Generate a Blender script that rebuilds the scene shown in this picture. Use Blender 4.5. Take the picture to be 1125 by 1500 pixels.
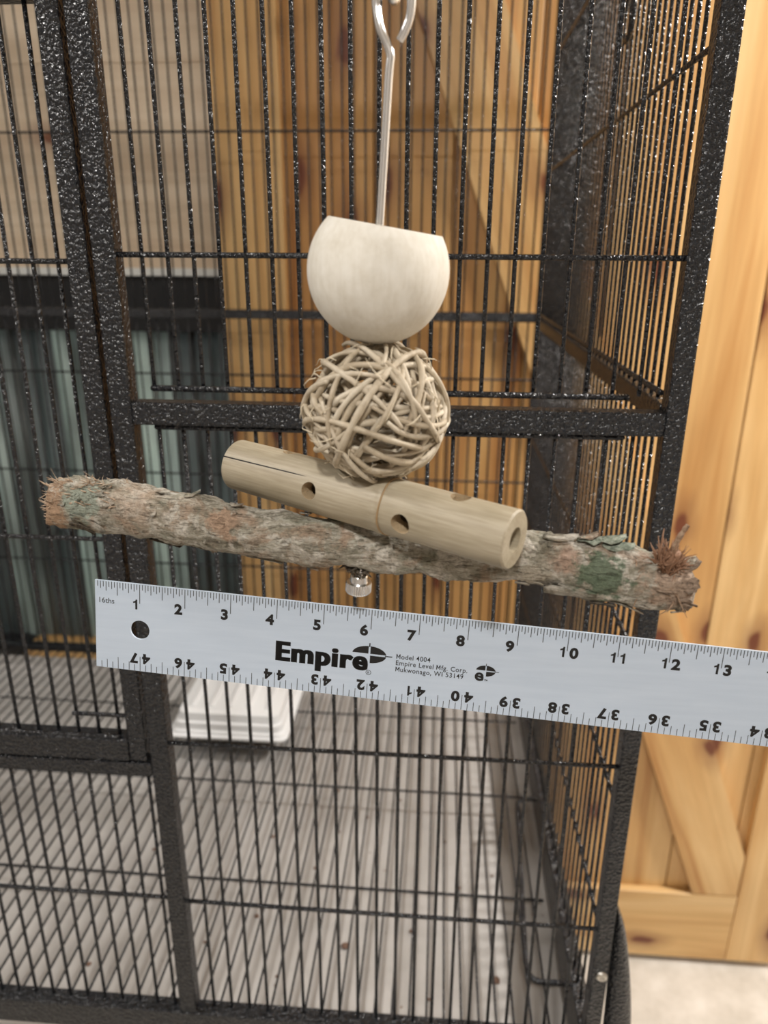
import bpy, bmesh, math, random
from math import sin, cos, pi, sqrt
from mathutils import Vector, Matrix, noise

for o in list(bpy.data.objects): bpy.data.objects.remove(o, do_unlink=True)
S = bpy.context.scene
C = S.collection
H = 1.645                      # camera height above the floor (m)

# ------------------------------------------------------------------ camera
yaw, pit, rol, FPX = -0.073724, 0.336239, -0.006496, 1087.55
fw = Vector((sin(yaw)*cos(pit), cos(yaw)*cos(pit), -sin(pit)))
rt = Vector((cos(yaw), -sin(yaw), 0)); dn = fw.cross(rt)
r2 = rt*cos(rol)+dn*sin(rol); d2 = -rt*sin(rol)+dn*cos(rol)
cd = bpy.data.cameras.new('camera'); cam = bpy.data.objects.new('camera', cd); C.objects.link(cam)
cd.sensor_fit = 'VERTICAL'; cd.sensor_height = 36; cd.sensor_width = 27; cd.lens = FPX/1500*36
cd.clip_start = .01
cam.matrix_world = Matrix(((r2.x, -d2.x, -fw.x, 0), (r2.y, -d2.y, -fw.y, 0), (r2.z, -d2.z, -fw.z, H), (0, 0, 0, 1)))
cd.dof.use_dof = True; cd.dof.focus_distance = .42; cd.dof.aperture_fstop = 7.5
S.camera = cam

# ------------------------------------------------------------------ world, view
w = bpy.data.worlds.new('daylight'); S.world = w; w.use_nodes = True
bg = w.node_tree.nodes['Background']; bg.inputs[0].default_value = (.93, .96, .93, 1); bg.inputs[1].default_value = 3.0
S.view_settings.view_transform = 'Standard'; S.view_settings.look = 'None'; S.view_settings.gamma = 1
S.view_settings.exposure = 0.0; S.view_settings.use_curve_mapping = False
LAMP_FRONT = 21.0; LAMP_RIGHT = 66.0; LAMP_FILL = 20.0

# ------------------------------------------------------------------ helpers
WL = {}
def V(x, y, z): return Vector((x, y, z+H))
def tag(o, label=None, cat=None, group=None, kind=None):
    if label: o['label'] = label
    if cat: o['category'] = cat
    if group: o['group'] = group
    if kind: o['kind'] = kind
    return o
def link(o, par=None, loc=(0, 0, 0)):
    C.objects.link(o); o.location = loc; WL[o.name] = Vector(loc)
    if par is not None:
        o.parent = par; o.matrix_parent_inverse = Matrix.Translation(-WL[par.name])
    return o
def empty(name, loc):
    e = bpy.data.objects.new(name, None); e.empty_display_size = .05
    return link(e, None, loc)
def mesh(name, vs, fs, mat, smooth=True):
    m = bpy.data.meshes.new(name); m.from_pydata([tuple(v) for v in vs], [], fs); m.update()
    if smooth: m.polygons.foreach_set('use_smooth', [True]*len(m.polygons))
    if mat: m.materials.append(mat)
    return m
def obj(name, m, par=None, loc=(0, 0, 0)): return link(bpy.data.objects.new(name, m), par, loc)
def tube_data(pts, rads, n=8, cap=True, vs=None, fs=None, squash=1.0):
    vs = [] if vs is None else vs; fs = [] if fs is None else fs
    b = len(vs); k = len(pts)
    if not hasattr(rads, '__len__'): rads = [rads]*k
    t0 = (pts[1]-pts[0]).normalized()
    up = Vector((0, 0, 1)) if abs(t0.z) < .9 else Vector((1, 0, 0))
    nrm = (up-t0*up.dot(t0)).normalized()
    for i in range(k):
        t = (pts[min(i+1, k-1)]-pts[max(i-1, 0)]).normalized()
        nrm = (nrm-t*nrm.dot(t)).normalized(); bi = t.cross(nrm)
        for j in range(n):
            a = 2*pi*j/n
            vs.append(pts[i]+(nrm*cos(a)+bi*sin(a)*squash)*rads[i])
    for i in range(k-1):
        for j in range(n):
            j2 = (j+1) % n
            fs.append((b+i*n+j, b+i*n+j2, b+(i+1)*n+j2, b+(i+1)*n+j))
    if cap:
        fs.append(tuple(b+j for j in range(n-1, -1, -1))); fs.append(tuple(b+(k-1)*n+j for j in range(n)))
    return vs, fs
def smoothpts(pts, sub=6):
    out = []; P = [Vector(p) for p in pts]
    for i in range(len(P)-1):
        p0, p1, p2, p3 = P[max(i-1, 0)], P[i], P[i+1], P[min(i+2, len(P)-1)]
        for s in range(sub):
            t = s/sub
            out.append(.5*((2*p1)+(p2-p0)*t+(2*p0-5*p1+4*p2-p3)*t*t+(3*p1-p0-3*p2+p3)*t**3))
    out.append(P[-1]); return out
def box_mesh(name, sx, sy, sz, mat, bev=.0015, seg=2):
    bm = bmesh.new(); bmesh.ops.create_cube(bm, size=1)
    bmesh.ops.scale(bm, vec=(sx, sy, sz), verts=bm.verts)
    if bev: bmesh.ops.bevel(bm, geom=list(bm.edges), offset=bev, segments=seg, affect='EDGES', profile=.5)
    m = bpy.data.meshes.new(name); bm.to_mesh(m); bm.free()
    if mat: m.materials.append(mat)
    return m
def box(name, x0, x1, y0, y1, z0, z1, mat, par=None, bev=.0015, seg=2):
    m = box_mesh(name, abs(x1-x0), abs(y1-y0), abs(z1-z0), mat, bev, seg)
    return obj(name, m, par, V((x0+x1)/2, (y0+y1)/2, (z0+z1)/2))
RODS = {}
def rod(name, a, b, r, mat, par, n=8):
    """straight round bar between a and b, mesh data shared between alike bars (axis aligned)"""
    a = Vector(a); b = Vector(b); d = b-a; L = d.length
    ax = max(range(3), key=lambda i: abs(d[i])); key = (round(L, 4), ax, r, mat.name, n)
    if key not in RODS:
        u = Vector((0, 0, 0)); u[ax] = L/2
        bev = min(r*.5, L*.2); u2 = u.normalized()*(L/2-bev)
        vs, fs = tube_data([-u, -u2, u2, u], [r*.55, r, r, r*.55], n)
        RODS[key] = mesh(name, vs, fs, mat)
    c = (a+b)/2
    return obj(name, RODS[key], par, V(*c))
def sharp(m, ang=.6):
    m.set_sharp_from_angle(angle=ang)

# ------------------------------------------------------------------ materials
def newmat(name):
    m = bpy.data.materials.new(name); m.use_nodes = True
    nt = m.node_tree; b = nt.nodes['Principled BSDF']
    return m, nt, b
def nd(nt, t, **kw):
    n = nt.nodes.new(t)
    for k, v in kw.items():
        if k.startswith('i_'): n.inputs[k[2:].replace('_', ' ')].default_value = v
        else: setattr(n, k, v)
    return n
def ramp(nt, fac, stops):
    r = nt.nodes.new('ShaderNodeValToRGB'); e = r.color_ramp.elements
    while len(e) < len(stops): e.new(.5)
    for i, (p, c) in enumerate(stops): e[i].position = p; e[i].color = (*c, 1) if len(c) == 3 else c
    nt.links.new(fac, r.inputs[0]); return r
def coords(nt, scale=(1, 1, 1), rot=(0, 0, 0), rnd=0):
    tc = nd(nt, 'ShaderNodeTexCoord'); mp = nd(nt, 'ShaderNodeMapping')
    mp.inputs['Scale'].default_value = scale; mp.inputs['Rotation'].default_value = rot
    nt.links.new(tc.outputs['Object'], mp.inputs[0])
    if rnd:
        oi = nd(nt, 'ShaderNodeObjectInfo'); mu = nd(nt, 'ShaderNodeMath', operation='MULTIPLY'); mu.inputs[1].default_value = rnd
        nt.links.new(oi.outputs['Random'], mu.inputs[0])
        cx = nd(nt, 'ShaderNodeCombineXYZ')
        for i in range(3): nt.links.new(mu.outputs[0], cx.inputs[i])
        nt.links.new(cx.outputs[0], mp.inputs['Location'])
    return mp.outputs[0]
def mixc(nt, fac, a, b, mode='MIX'):
    m = nt.nodes.new('ShaderNodeMix'); m.data_type = 'RGBA'; m.blend_type = mode
    for sock, v in ((m.inputs[0], fac), (m.inputs[6], a), (m.inputs[7], b)):
        if hasattr(v, 'links'): nt.links.new(v, sock)
        elif isinstance(v, (int, float)): sock.default_value = v
        else: sock.default_value = (*v, 1)
    return m.outputs[2]
def bump(nt, b, h, dist, strength=1.0):
    n = nd(nt, 'ShaderNodeBump'); n.inputs['Distance'].default_value = dist; n.inputs['Strength'].default_value = strength
    nt.links.new(h, n.inputs['Height']); nt.links.new(n.outputs[0], b.inputs['Normal'])
def noise_t(nt, vec, scale, detail=3, rough=.5, dist=0):
    n = nd(nt, 'ShaderNodeTexNoise'); n.inputs['Scale'].default_value = scale; n.inputs['Detail'].default_value = detail
    n.inputs['Roughness'].default_value = rough; n.inputs['Distortion'].default_value = dist
    nt.links.new(vec, n.inputs['Vector']); return n

def mat_plain(name, col, rough=.5, metal=0, bumpscale=0, bumpd=0):
    m, nt, b = newmat(name)
    b.inputs['Base Color'].default_value = (*col, 1); b.inputs['Roughness'].default_value = rough; b.inputs['Metallic'].default_value = metal
    if bumpscale: bump(nt, b, noise_t(nt, coords(nt), bumpscale, 3).outputs[0], bumpd)
    return m
def mat_hammer():
    m, nt, b = newmat('hammered black enamel')
    v = coords(nt, rnd=7)
    vo = nd(nt, 'ShaderNodeTexVoronoi', feature='SMOOTH_F1'); vo.inputs['Scale'].default_value = 330; vo.inputs['Smoothness'].default_value = .35
    nz = noise_t(nt, v, 260, 2)
    vv = nd(nt, 'ShaderNodeVectorMath', operation='MULTIPLY_ADD'); vv.inputs[1].default_value = (.004,)*3
    nt.links.new(nz.outputs['Color'], vv.inputs[0]); nt.links.new(v, vv.inputs[2]); nt.links.new(vv.outputs[0], vo.inputs['Vector'])
    cr = ramp(nt, vo.outputs['Distance'], [(.1, (.004, .0045, .006)), (.7, (.015, .017, .021))])
    nt.links.new(cr.outputs[0], b.inputs['Base Color'])
    b.inputs['Roughness'].default_value = .23; b.inputs['Specular IOR Level'].default_value = .5
    bump(nt, b, vo.outputs['Distance'], .0019, 1.0)
    return m
def mat_pine(name, axis, light, mid, dark, knot=(.16, .045, .018), knots=.085, kscale=2.5, rough=.42):
    m, nt, b = newmat(name)
    st = [9, 9, 9]; st[axis] = .75
    v = coords(nt, st, rnd=13)
    n1 = noise_t(nt, v, 1.3, 4, .55, 1.2)
    st2 = [75, 75, 75]; st2[axis] = 2.0
    n2 = noise_t(nt, coords(nt, st2, rnd=5), 1.0, 3, .6, .3)
    c1 = ramp(nt, n1.outputs[0], [(.28, dark), (.48, mid), (.7, light)])
    c2 = ramp(nt, n2.outputs[0], [(.3, (.80, .76, .70)), (.6, (1, 1, 1))])
    col = mixc(nt, .55, c1.outputs[0], c2.outputs[0], 'MULTIPLY')
    sk = [kscale*2.2]*3; sk[axis] = kscale
    vo = nd(nt, 'ShaderNodeTexVoronoi', voronoi_dimensions='2D'); vo.inputs['Scale'].default_value = 1.0
    sv = nd(nt, 'ShaderNodeSeparateXYZ'); nt.links.new(coords(nt, sk, rnd=17), sv.inputs[0])
    cv = nd(nt, 'ShaderNodeCombineXYZ'); nt.links.new(sv.outputs[0], cv.inputs[0]); nt.links.new(sv.outputs[2], cv.inputs[1])
    kv = cv.outputs[0]; kn = noise_t(nt, kv, 6, 2)
    vm = nd(nt, 'ShaderNodeVectorMath', operation='MULTIPLY_ADD'); vm.inputs[1].default_value = (.10,)*3
    nt.links.new(kn.outputs['Color'], vm.inputs[0]); nt.links.new(kv, vm.inputs[2]); nt.links.new(vm.outputs[0], vo.inputs['Vector'])
    kf = ramp(nt, vo.outputs['Distance'], [(knots*.55, (1, 1, 1)), (knots, (.45, .45, .45)), (knots*2.6, (0, 0, 0))])
    col = mixc(nt, kf.outputs[0], col, knot)
    nt.links.new(col, b.inputs['Base Color']); b.inputs['Roughness'].default_value = rough
    bump(nt, b, n2.outputs[0], .0004, .5)
    return m
M_HAM = mat_hammer()
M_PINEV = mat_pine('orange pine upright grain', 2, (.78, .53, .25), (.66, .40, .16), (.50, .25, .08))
M_PLANK_SHADED = mat_pine('shaded orange pine upright grain', 2, (.66, .40, .16), (.55, .30, .105), (.40, .18, .055))  # same pine darkened: shadow on the middle door planks painted into the colour
M_PINEX = mat_pine('orange pine level grain', 0, (.80, .56, .28), (.70, .45, .19), (.55, .30, .11))
M_PALE = mat_pine('pale pine boarding', 0, (.82, .69, .53), (.77, .63, .47), (.70, .55, .40), knot=(.25, .10, .05), knots=.06, kscale=2.2, rough=.6)
M_BASE = mat_plain('dark timber backing', (.10, .055, .025), .7)
M_CHROME = mat_plain('bright zinc steel', (.84, .85, .86), .25, 1.0)
M_BOLT = mat_plain('plated screw', (.62, .60, .55), .3, 1.0)
M_INK = mat_plain('black print', (.006, .006, .007), .5)
M_INK2 = mat_plain('grey etched print', (.05, .055, .06), .5)
M_WPLASTIC = mat_plain('white plastic', (.80, .81, .82), .35)
M_WHITE = mat_plain('white paint', (.80, .82, .80), .5)
M_BLACK = mat_plain('matt black metal', (.010, .011, .013), .45)
M_CEIL = mat_plain('off white ceiling', (.72, .70, .66), .8)
M_WALL = mat_plain('dim room wall', (.42, .39, .36), .8)

def mat_ruler():
    m, nt, b = newmat('satin anodised aluminium')
    v = coords(nt, (4, 60, 60)); n = noise_t(nt, v, 6, 3)
    cr = ramp(nt, n.outputs[0], [(.3, (.52, .61, .73)), (.7, (.56, .65, .77))])
    nt.links.new(cr.outputs[0], b.inputs['Base Color'])
    b.inputs['Roughness'].default_value = .38; b.inputs['Metallic'].default_value = .12
    bump(nt, b, noise_t(nt, coords(nt), 900, 2).outputs[0], .00005, .4)
    return m
M_RULER = mat_ruler()
def mat_bowl():
    m, nt, b = newmat('pale sanded wood')
    v = coords(nt, (1, 1, 1)); n = noise_t(nt, v, 95, 6, .72)
    n2 = noise_t(nt, coords(nt, (420, 420, 60)), 1, 3)
    c = ramp(nt, n.outputs[0], [(.25, (.62, .58, .50)), (.5, (.69, .66, .59)), (.75, (.75, .725, .665))])
    c2 = ramp(nt, n2.outputs[0], [(.3, (.86, .84, .80)), (.6, (1, 1, 1))])
    nt.links.new(mixc(nt, .55, c.outputs[0], c2.outputs[0], 'MULTIPLY'), b.inputs['Base Color'])
    b.inputs['Roughness'].default_value = .75
    bump(nt, b, n2.outputs[0], .0003, .5); return m
M_BOWL = mat_bowl()
def mat_wicker():
    m, nt, b = newmat('dry vine')
    v = coords(nt, rnd=3); n = noise_t(nt, v, 130, 4, .6)
    c = ramp(nt, n.outputs[0], [(.25, (.34, .28, .20)), (.5, (.56, .49, .38)), (.75, (.68, .62, .51))])
    oi = nd(nt, 'ShaderNodeObjectInfo')
    cr = ramp(nt, oi.outputs['Random'], [(0, (.72, .68, .62)), (1, (1.0, 1.0, 1.0))])
    nt.links.new(mixc(nt, 1.0, c.outputs[0], cr.outputs[0], 'MULTIPLY'), b.inputs['Base Color'])
    b.inputs['Roughness'].default_value = .6
    bump(nt, b, noise_t(nt, v, 500, 3).outputs[0], .0004, .6); return m
M_WICK = mat_wicker()
# bamboo axis in camera-centred metres
BK = .975
BL = Vector((-.1085, .3895, -.1108))*BK; BR = Vector((.0345, .3098, -.1187))*BK
BD = (BR-BL).normalized(); BLEN = (BR-BL).length; BRAD = .0134
def mat_bamboo():
    m, nt, b = newmat('dried bamboo')
    v = coords(nt, (40, 700, 700)); n = noise_t(nt, v, 1, 4, .6)
    n2 = noise_t(nt, coords(nt, (18, 60, 60)), 1, 3)
    c = ramp(nt, n2.outputs[0], [(.3, (.28, .240, .165)), (.5, (.375, .325, .235)), (.72, (.45, .395, .30))])
    c2 = ramp(nt, n.outputs[0], [(.3, (.68, .65, .60)), (.62, (1, 1, 1))])
    col = mixc(nt, .8, c.outputs[0], c2.outputs[0], 'MULTIPLY')
    nt.links.new(col, b.inputs['Base Color']); b.inputs['Roughness'].default_value = .5
    bump(nt, b, n.outputs[0], .0002, .5); return m
M_BAMBOO = mat_bamboo()
M_BAMIN = mat_plain('bamboo pith', (.40, .30, .18), .8, 0, 900, .0006)
M_NODE = mat_plain('bamboo node scar', (.30, .20, .10), .7, 0, 900, .0005)
def mat_bark():
    m, nt, b = newmat('lichened bark')
    v = coords(nt)
    vs_ = coords(nt, (55, 160, 160))
    big = noise_t(nt, v, 42, 5, .65, .8); fine = noise_t(nt, v, 620, 6, .75); streak = noise_t(nt, coords(nt, (130, 700, 700)), 1.0, 4, .7, .8); lon = noise_t(nt, vs_, 1.2, 5, .65, .6)
    c = ramp(nt, lon.outputs[0], [(.28, (.12, .10, .07)), (.40, (.30, .275, .205)), (.52, (.50, .465, .38)), (.66, (.74, .71, .63))])
    peach = ramp(nt, big.outputs[0], [(.50, (0, 0, 0)), (.63, (.8, .8, .8))])
    col = mixc(nt, peach.outputs[0], c.outputs[0], (.47, .33, .23))
    pn = noise_t(nt, v, 75, 4, .6, .5); pale = ramp(nt, pn.outputs[0], [(.54, (0, 0, 0)), (.61, (1, 1, 1))])
    col = mixc(nt, pale.outputs[0], col, (.74, .69, .60))
    ln = noise_t(nt, coords(nt, (1, 1, 1), (.5, .3, .9)), 30, 4, .6, .4); lf = ramp(nt, ln.outputs[0], [(.57, (0, 0, 0)), (.68, (.7, .7, .7))])
    col = mixc(nt, lf.outputs[0], col, (.30, .34, .25))
    # lichen and bare wood patches where they grow on this branch
    tc = nd(nt, 'ShaderNodeTexCoord'); pf = noise_t(nt, v, 170, 5, .65)
    def patch(p, r, colr, col, soft=.35, amount=1.0):
        d = nd(nt, 'ShaderNodeVectorMath', operation='DISTANCE'); d.inputs[1].default_value = p
        nt.links.new(tc.outputs['Object'], d.inputs[0])
        ad = nd(nt, 'ShaderNodeMath', operation='MULTIPLY_ADD'); ad.inputs[1].default_value = r*2.6
        nt.links.new(pf.outputs[0], ad.inputs[0]); nt.links.new(d.outputs['Value'], ad.inputs[2])
        a = nd(nt, 'ShaderNodeMapRange'); a.inputs['From Min'].default_value = r*2.3; a.inputs['From Max'].default_value = r*(2.3-soft)
        a.inputs['To Max'].default_value = amount
        nt.links.new(ad.outputs[0], a.inputs['Value'])
        return mixc(nt, a.outputs[0], col, colr)
    col = patch(V(-.200, .352, -.125), .016, (.50, .33, .21), col)
    col = patch(V(.112, .316, -.140), .022, (.54, .40, .30), col, .5)
    col = patch(V(-.150, .345, -.119), .018, (.56, .42, .31), col, 1.0, .8)
    col = patch(V(.060, .322, -.133), .009, (.52, .37, .28), col, .6)
    col = patch(V(-.179, .346, -.119), .0115, (.43, .47, .385), col, .25)
    col = patch(V(.076, .319, -.139), .013, (.15, .215, .135), col, .3, .9)
    col = patch(V(.046, .325, -.143), .009, (.58, .52, .42), col, .3)
    col = patch(V(-.105, .340, -.126), .010, (.52, .36, .25), col, .4)
    f2 = ramp(nt, fine.outputs[0], [(.3, (.55, .53, .50)), (.58, (1, 1, 1))])
    col = mixc(nt, .85, col, f2.outputs[0], 'MULTIPLY')
    s2 = ramp(nt, streak.outputs[0], [(.36, (.25, .225, .19)), (.50, (1, 1, 1))])
    col = mixc(nt, .8, col, s2.outputs[0], 'MULTIPLY')
    nt.links.new(col, b.inputs['Base Color']); b.inputs['Roughness'].default_value = .85
    ad = nd(nt, 'ShaderNodeMath', operation='ADD'); nt.links.new(fine.outputs[0], ad.inputs[0]); nt.links.new(streak.outputs[0], ad.inputs[1])
    bump(nt, b, ad.outputs[0], .0022, .9); return m
M_BARK = mat_bark()
def mat_flake(name, a, b):
    m, nt, p = newmat(name); v = coords(nt); n = noise_t(nt, v, 420, 5, .7)
    c = ramp(nt, n.outputs[0], [(.32, tuple(x*.35 for x in a)), (.45, a), (.62, b)])
    nt.links.new(c.outputs[0], p.inputs['Base Color']); p.inputs['Roughness'].default_value = .9
    bump(nt, p, n.outputs[0], .0025, 1.0); return m
M_FLAKE = [mat_flake('bark flake grey', (.30, .27, .22), (.50, .46, .38)), mat_flake('bark flake lichen', (.20, .235, .18), (.46, .49, .40)),
           mat_flake('bark flake peach', (.34, .22, .14), (.52, .37, .26)), mat_flake('bark flake pale', (.50, .44, .34), (.72, .67, .57)),
           mat_flake('bark flake dark', (.07, .055, .04), (.20, .165, .12))]
M_FIBRE = mat_flake('torn wood fibre', (.40, .28, .19), (.62, .48, .35))
M_FIBRE2 = mat_plain('brown torn fibre', (.24, .13, .075), .8)
M_FIBRE3 = mat_plain('fine vine hair', (.62, .54, .40), .7)
def mat_floor():
    m, nt, b = newmat('pale concrete'); v = coords(nt)
    n = noise_t(nt, v, 14, 6, .6); c = ramp(nt, n.outputs[0], [(.3, (.50, .46, .40)), (.6, (.66, .62, .56)), (.8, (.74, .71, .66))])
    nt.links.new(c.outputs[0], b.inputs['Base Color']); b.inputs['Roughness'].default_value = .6
    return m
M_FLOOR = mat_floor()
def mat_tray():
    m, nt, b = newmat('worn grey tray'); v = coords(nt)
    n = noise_t(nt, v, 9, 4, .6); c = ramp(nt, n.outputs[0], [(.3, (.40, .38, .36)), (.7, (.52, .50, .48))])
    sp = noise_t(nt, v, 120, 2); sf = ramp(nt, sp.outputs[0], [(.73, (0, 0, 0)), (.77, (1, 1, 1))])
    nt.links.new(mixc(nt, sf.outputs[0], c.outputs[0], (.20, .14, .10)), b.inputs['Base Color'])
    b.inputs['Roughness'].default_value = .27; b.inputs['Specular IOR Level'].default_value = .7; return m
M_TRAY = mat_tray()
def mat_blind():
    m, nt, b = newmat('grey vinyl blind')
    oi = nd(nt, 'ShaderNodeObjectInfo'); c0 = ramp(nt, oi.outputs['Random'], [(0, (.14, .15, .155)), (.6, (.29, .31, .31)), (1, (.52, .55, .52))])
    bl = noise_t(nt, coords(nt, (3, 3, 1), rnd=9), 5, 3); bc = ramp(nt, bl.outputs[0], [(.3, (.55, .55, .55)), (.65, (1.0, 1.0, 1.0))])
    class c: outputs = [mixc(nt, 1.0, c0.outputs[0], bc.outputs[0], 'MULTIPLY')]
    nt.links.new(c.outputs[0], b.inputs['Base Color']); b.inputs['Roughness'].default_value = .4
    tr = nd(nt, 'ShaderNodeBsdfTranslucent'); nt.links.new(c.outputs[0], tr.inputs[0])
    mx = nd(nt, 'ShaderNodeMixShader'); mx.inputs[0].default_value = .6
    out = nt.nodes['Material Output']
    nt.links.new(b.outputs[0], mx.inputs[1]); nt.links.new(tr.outputs[0], mx.inputs[2]); nt.links.new(mx.outputs[0], out.inputs[0])
    return m
M_BLIND = mat_blind()
def mat_glass():
    m, nt, b = newmat('window glass')
    b.inputs['Transmission Weight'].default_value = 1; b.inputs['Roughness'].default_value = 0; b.inputs['IOR'].default_value = 1.01
    b.inputs['Base Color'].default_value = (.9, .97, .93, 1); return m
M_GLASS = mat_glass()
def mat_emit(name, col, s):
    m, nt, b = newmat(name); b.inputs['Emission Color'].default_value = (*col, 1); b.inputs['Emission Strength'].default_value = s
    b.inputs['Base Color'].default_value = (.8, .8, .8, 1); return m
M_LAMP = mat_emit('lamp diffuser', (1, .965, .92), 6)

# ------------------------------------------------------------------ room shell
FL = -H
RX0, RX1, RY0, RY1, CE = -2.2, 2.4, -1.7, 1.52, .98
WT = .10
def shell(name, x0, x1, y0, y1, z0, z1, mat): return tag(box(name, x0, x1, y0, y1, z0, z1, mat, None, 0), kind='structure')
shell('floor', RX0-WT, RX1+WT, RY0-WT, RY1+WT, FL-.1, FL, M_FLOOR)
shell('ceiling', RX0-WT, RX1+WT, RY0-WT, RY1+WT, CE, CE+.1, M_CEIL)
shell('wall_left', RX0-WT, RX0, RY0, RY1, FL, CE, M_WALL)
shell('wall_right', RX1, RX1+WT, RY0, RY1, FL, CE, M_WALL)
shell('wall_front', RX0, RX1, RY0-WT, RY0, FL, CE, M_WALL)
# back wall with a window opening, faced with level pine boards
WX0, WX1, WZ0, WZ1 = -1.55, -.30, -.935, -.036
def back_wall():
    vs, fs = [], []
    def bx(x0, x1, z0, z1):
        b = len(vs)
        for y in (RY1+.018, RY1+WT):
            for x, z in ((x0, z0), (x1, z0), (x1, z1), (x0, z1)): vs.append(V(x, y, z))
        for f in ((0, 1, 2, 3), (7, 6, 5, 4), (0, 4, 5, 1), (1, 5, 6, 2), (2, 6, 7, 3), (3, 7, 4, 0)): fs.append(tuple(b+i for i in f))
    bx(RX0, WX0, FL, CE); bx(WX1, RX1, FL, CE); bx(WX0, WX1, FL, WZ0); bx(WX0, WX1, WZ1, CE)
    w = obj('wall_back', mesh('wall_back', vs, fs, M_BASE, False)); tag(w, kind='structure')
    bh = .362; z = WZ1
    while z < CE-.01:
        z1 = min(z+bh, CE); box('board', RX0, RX1, RY1, RY1+.018, z+.0003, z1-.0003, M_PALE, w, .001); z += bh
    z = WZ0
    while z > FL+.01:
        z1 = max(z-bh, FL); box('board', RX0, RX1, RY1, RY1+.018, z1+.0003, z-.0003, M_PALE, w, .001); z -= bh
    n = 5; dz = (WZ1-WZ0)/n
    for i in range(n):
        box('board', RX0, WX0, RY1, RY1+.018, WZ0+i*dz+.0012, WZ0+(i+1)*dz-.0012, M_PALE, w, .001)
        box('board', WX1, RX1, RY1, RY1+.018, WZ0+i*dz+.0012, WZ0+(i+1)*dz-.0012, M_PALE, w, .001)
    return w
back_wall()

# window with blind
def window():
    e = empty('window_1', V((WX0+WX1)/2, RY1, WZ0)); tag(e, kind='structure')
    box('head_trim', WX0-.03, WX1+.03, RY1-.03, RY1+.0, -.046, -.032, M_WHITE, e, .001)
    box('blind_headrail', WX0, WX1, RY1-.015, RY1+.045, -.155, -.047, M_BLACK, e, .003)
    box('window_sill', -.955, WX1, RY1-.05, RY1+.03, -.934, -.884, M_PINEX, e, .003)
    box('sill_block', WX0, -.957, RY1-.05, RY1+.03, -.934, -.884, M_BLACK, e, .003)
    for x in (WX0, -.93, WX1-.03): box('mullion', x, x+.03, RY1+.055, RY1+.085, -.884, -.155, M_BLACK, e, .002)
    box('pane', WX0+.03, -.93, RY1+.068, RY1+.072, -.884, -.155, M_GLASS, e, 0)
    box('pane', -.90, WX1-.03, RY1+.068, RY1+.072, -.884, -.155, M_GLASS, e, 0)
    rnd = random.Random(4); x = WX0+.03
    while x < WX1-.04:
        a = rnd.uniform(-.35, .35); wd = .052
        vs, fs = [], []
        for i in range(5):
            t = (i/4-.5); bow = .004*(1-4*t*t)
            px, py = t*wd*cos(a)-bow*sin(a), t*wd*sin(a)+bow*cos(a)
            for yy in (-.0006, .0006):
                for z in (-.362, .366): vs.append(Vector((px, py+yy, z)))
        for i in range(4):
            b = i*4; fs += [(b, b+4, b+5, b+1), (b+3, b+7, b+6, b+2), (b, b+2, b+6, b+4), (b+1, b+5, b+7, b+3)]
        fs += [(0, 1, 3, 2), (16, 18, 19, 17)]
        obj('blind_slat', mesh('blind_slat', vs, fs, M_BLIND), e, V(x, RY1+.020, -.523))
        x += rnd.choice((.038, .042, .044, .046))
window()

# sliding plank door with Z brace
def door():
    e = empty('door_1', V(.22, 1.43, FL+.018)); tag(e, kind='structure')
    X0, X1, Z0, Z1 = -.408, .858, -1.627, .80
    F0, F1 = 1.41, 1.43
    pe = [.575+.1405*k for k in range(-8, 3)]
    xs = [X0]+[x for x in pe if X0+.03 < x < X1-.03]+[X1]
    for a, b in zip(xs[:-1], xs[1:]): box('plank', a+.0012, b-.0012, F1, F1+.02, Z0, Z1, M_PINEV if a > .28 else M_PLANK_SHADED, e, .0025)
    box('stile', X0, -.289, F0, F1, Z0, Z1, M_PINEV, e, .0025); box('stile', .737, X1, F0, F1, Z0, Z1, M_PINEV, e, .0025)
    box('door_rail', -.288, .736, F0, F1, Z0, -1.428, M_PINEX, e, .0025); box('door_rail', -.288, .736, F0, F1, .60, Z1, M_PINEX, e, .0025)
    # diagonal brace, cut level at its ends
    sl = (.632+.0586)/(-1.427-.382); wdt = .1475
    def lx(z): return -.0586+(z-.382)*sl
    zt, zb = .598, -1.427
    prof = [(lx(zb), zb), (min(lx(zb)+wdt, .735), zb), (.735, zb+max(0, (lx(zb)+wdt-.735)/-sl)), (lx(zt)+wdt, zt), (lx(zt), zt)]
    bm = bmesh.new(); f = [bm.verts.new((x, F0, z)) for x, z in prof]; g = [bm.verts.new((x, F1, z)) for x, z in prof]
    bm.faces.new(f); bm.faces.new(g[::-1]); n = len(prof)
    for i in range(n): bm.faces.new((f[i], g[i], g[(i+1) % n], f[(i+1) % n]))
    bmesh.ops.recalc_face_normals(bm, faces=bm.faces); bmesh.ops.bevel(bm, geom=list(bm.edges), offset=.0025, segments=2, affect='EDGES')
    # keep the grain running along the brace: mesh stored upright, object turned
    ang = math.atan(sl); ctr = Vector((.29, 1.42, -.5)); R = Matrix.Rotation(ang, 4, 'Y')
    bmesh.ops.translate(bm, vec=-ctr, verts=bm.verts); bmesh.ops.transform(bm, matrix=R.inverted(), verts=bm.verts)
    m = bpy.data.meshes.new('brace'); bm.to_mesh(m); bm.free(); m.materials.append(M_PINEV)
    o = obj('brace', m, e, V(*ctr)); o.rotation_euler = R.to_euler()
door()

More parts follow.
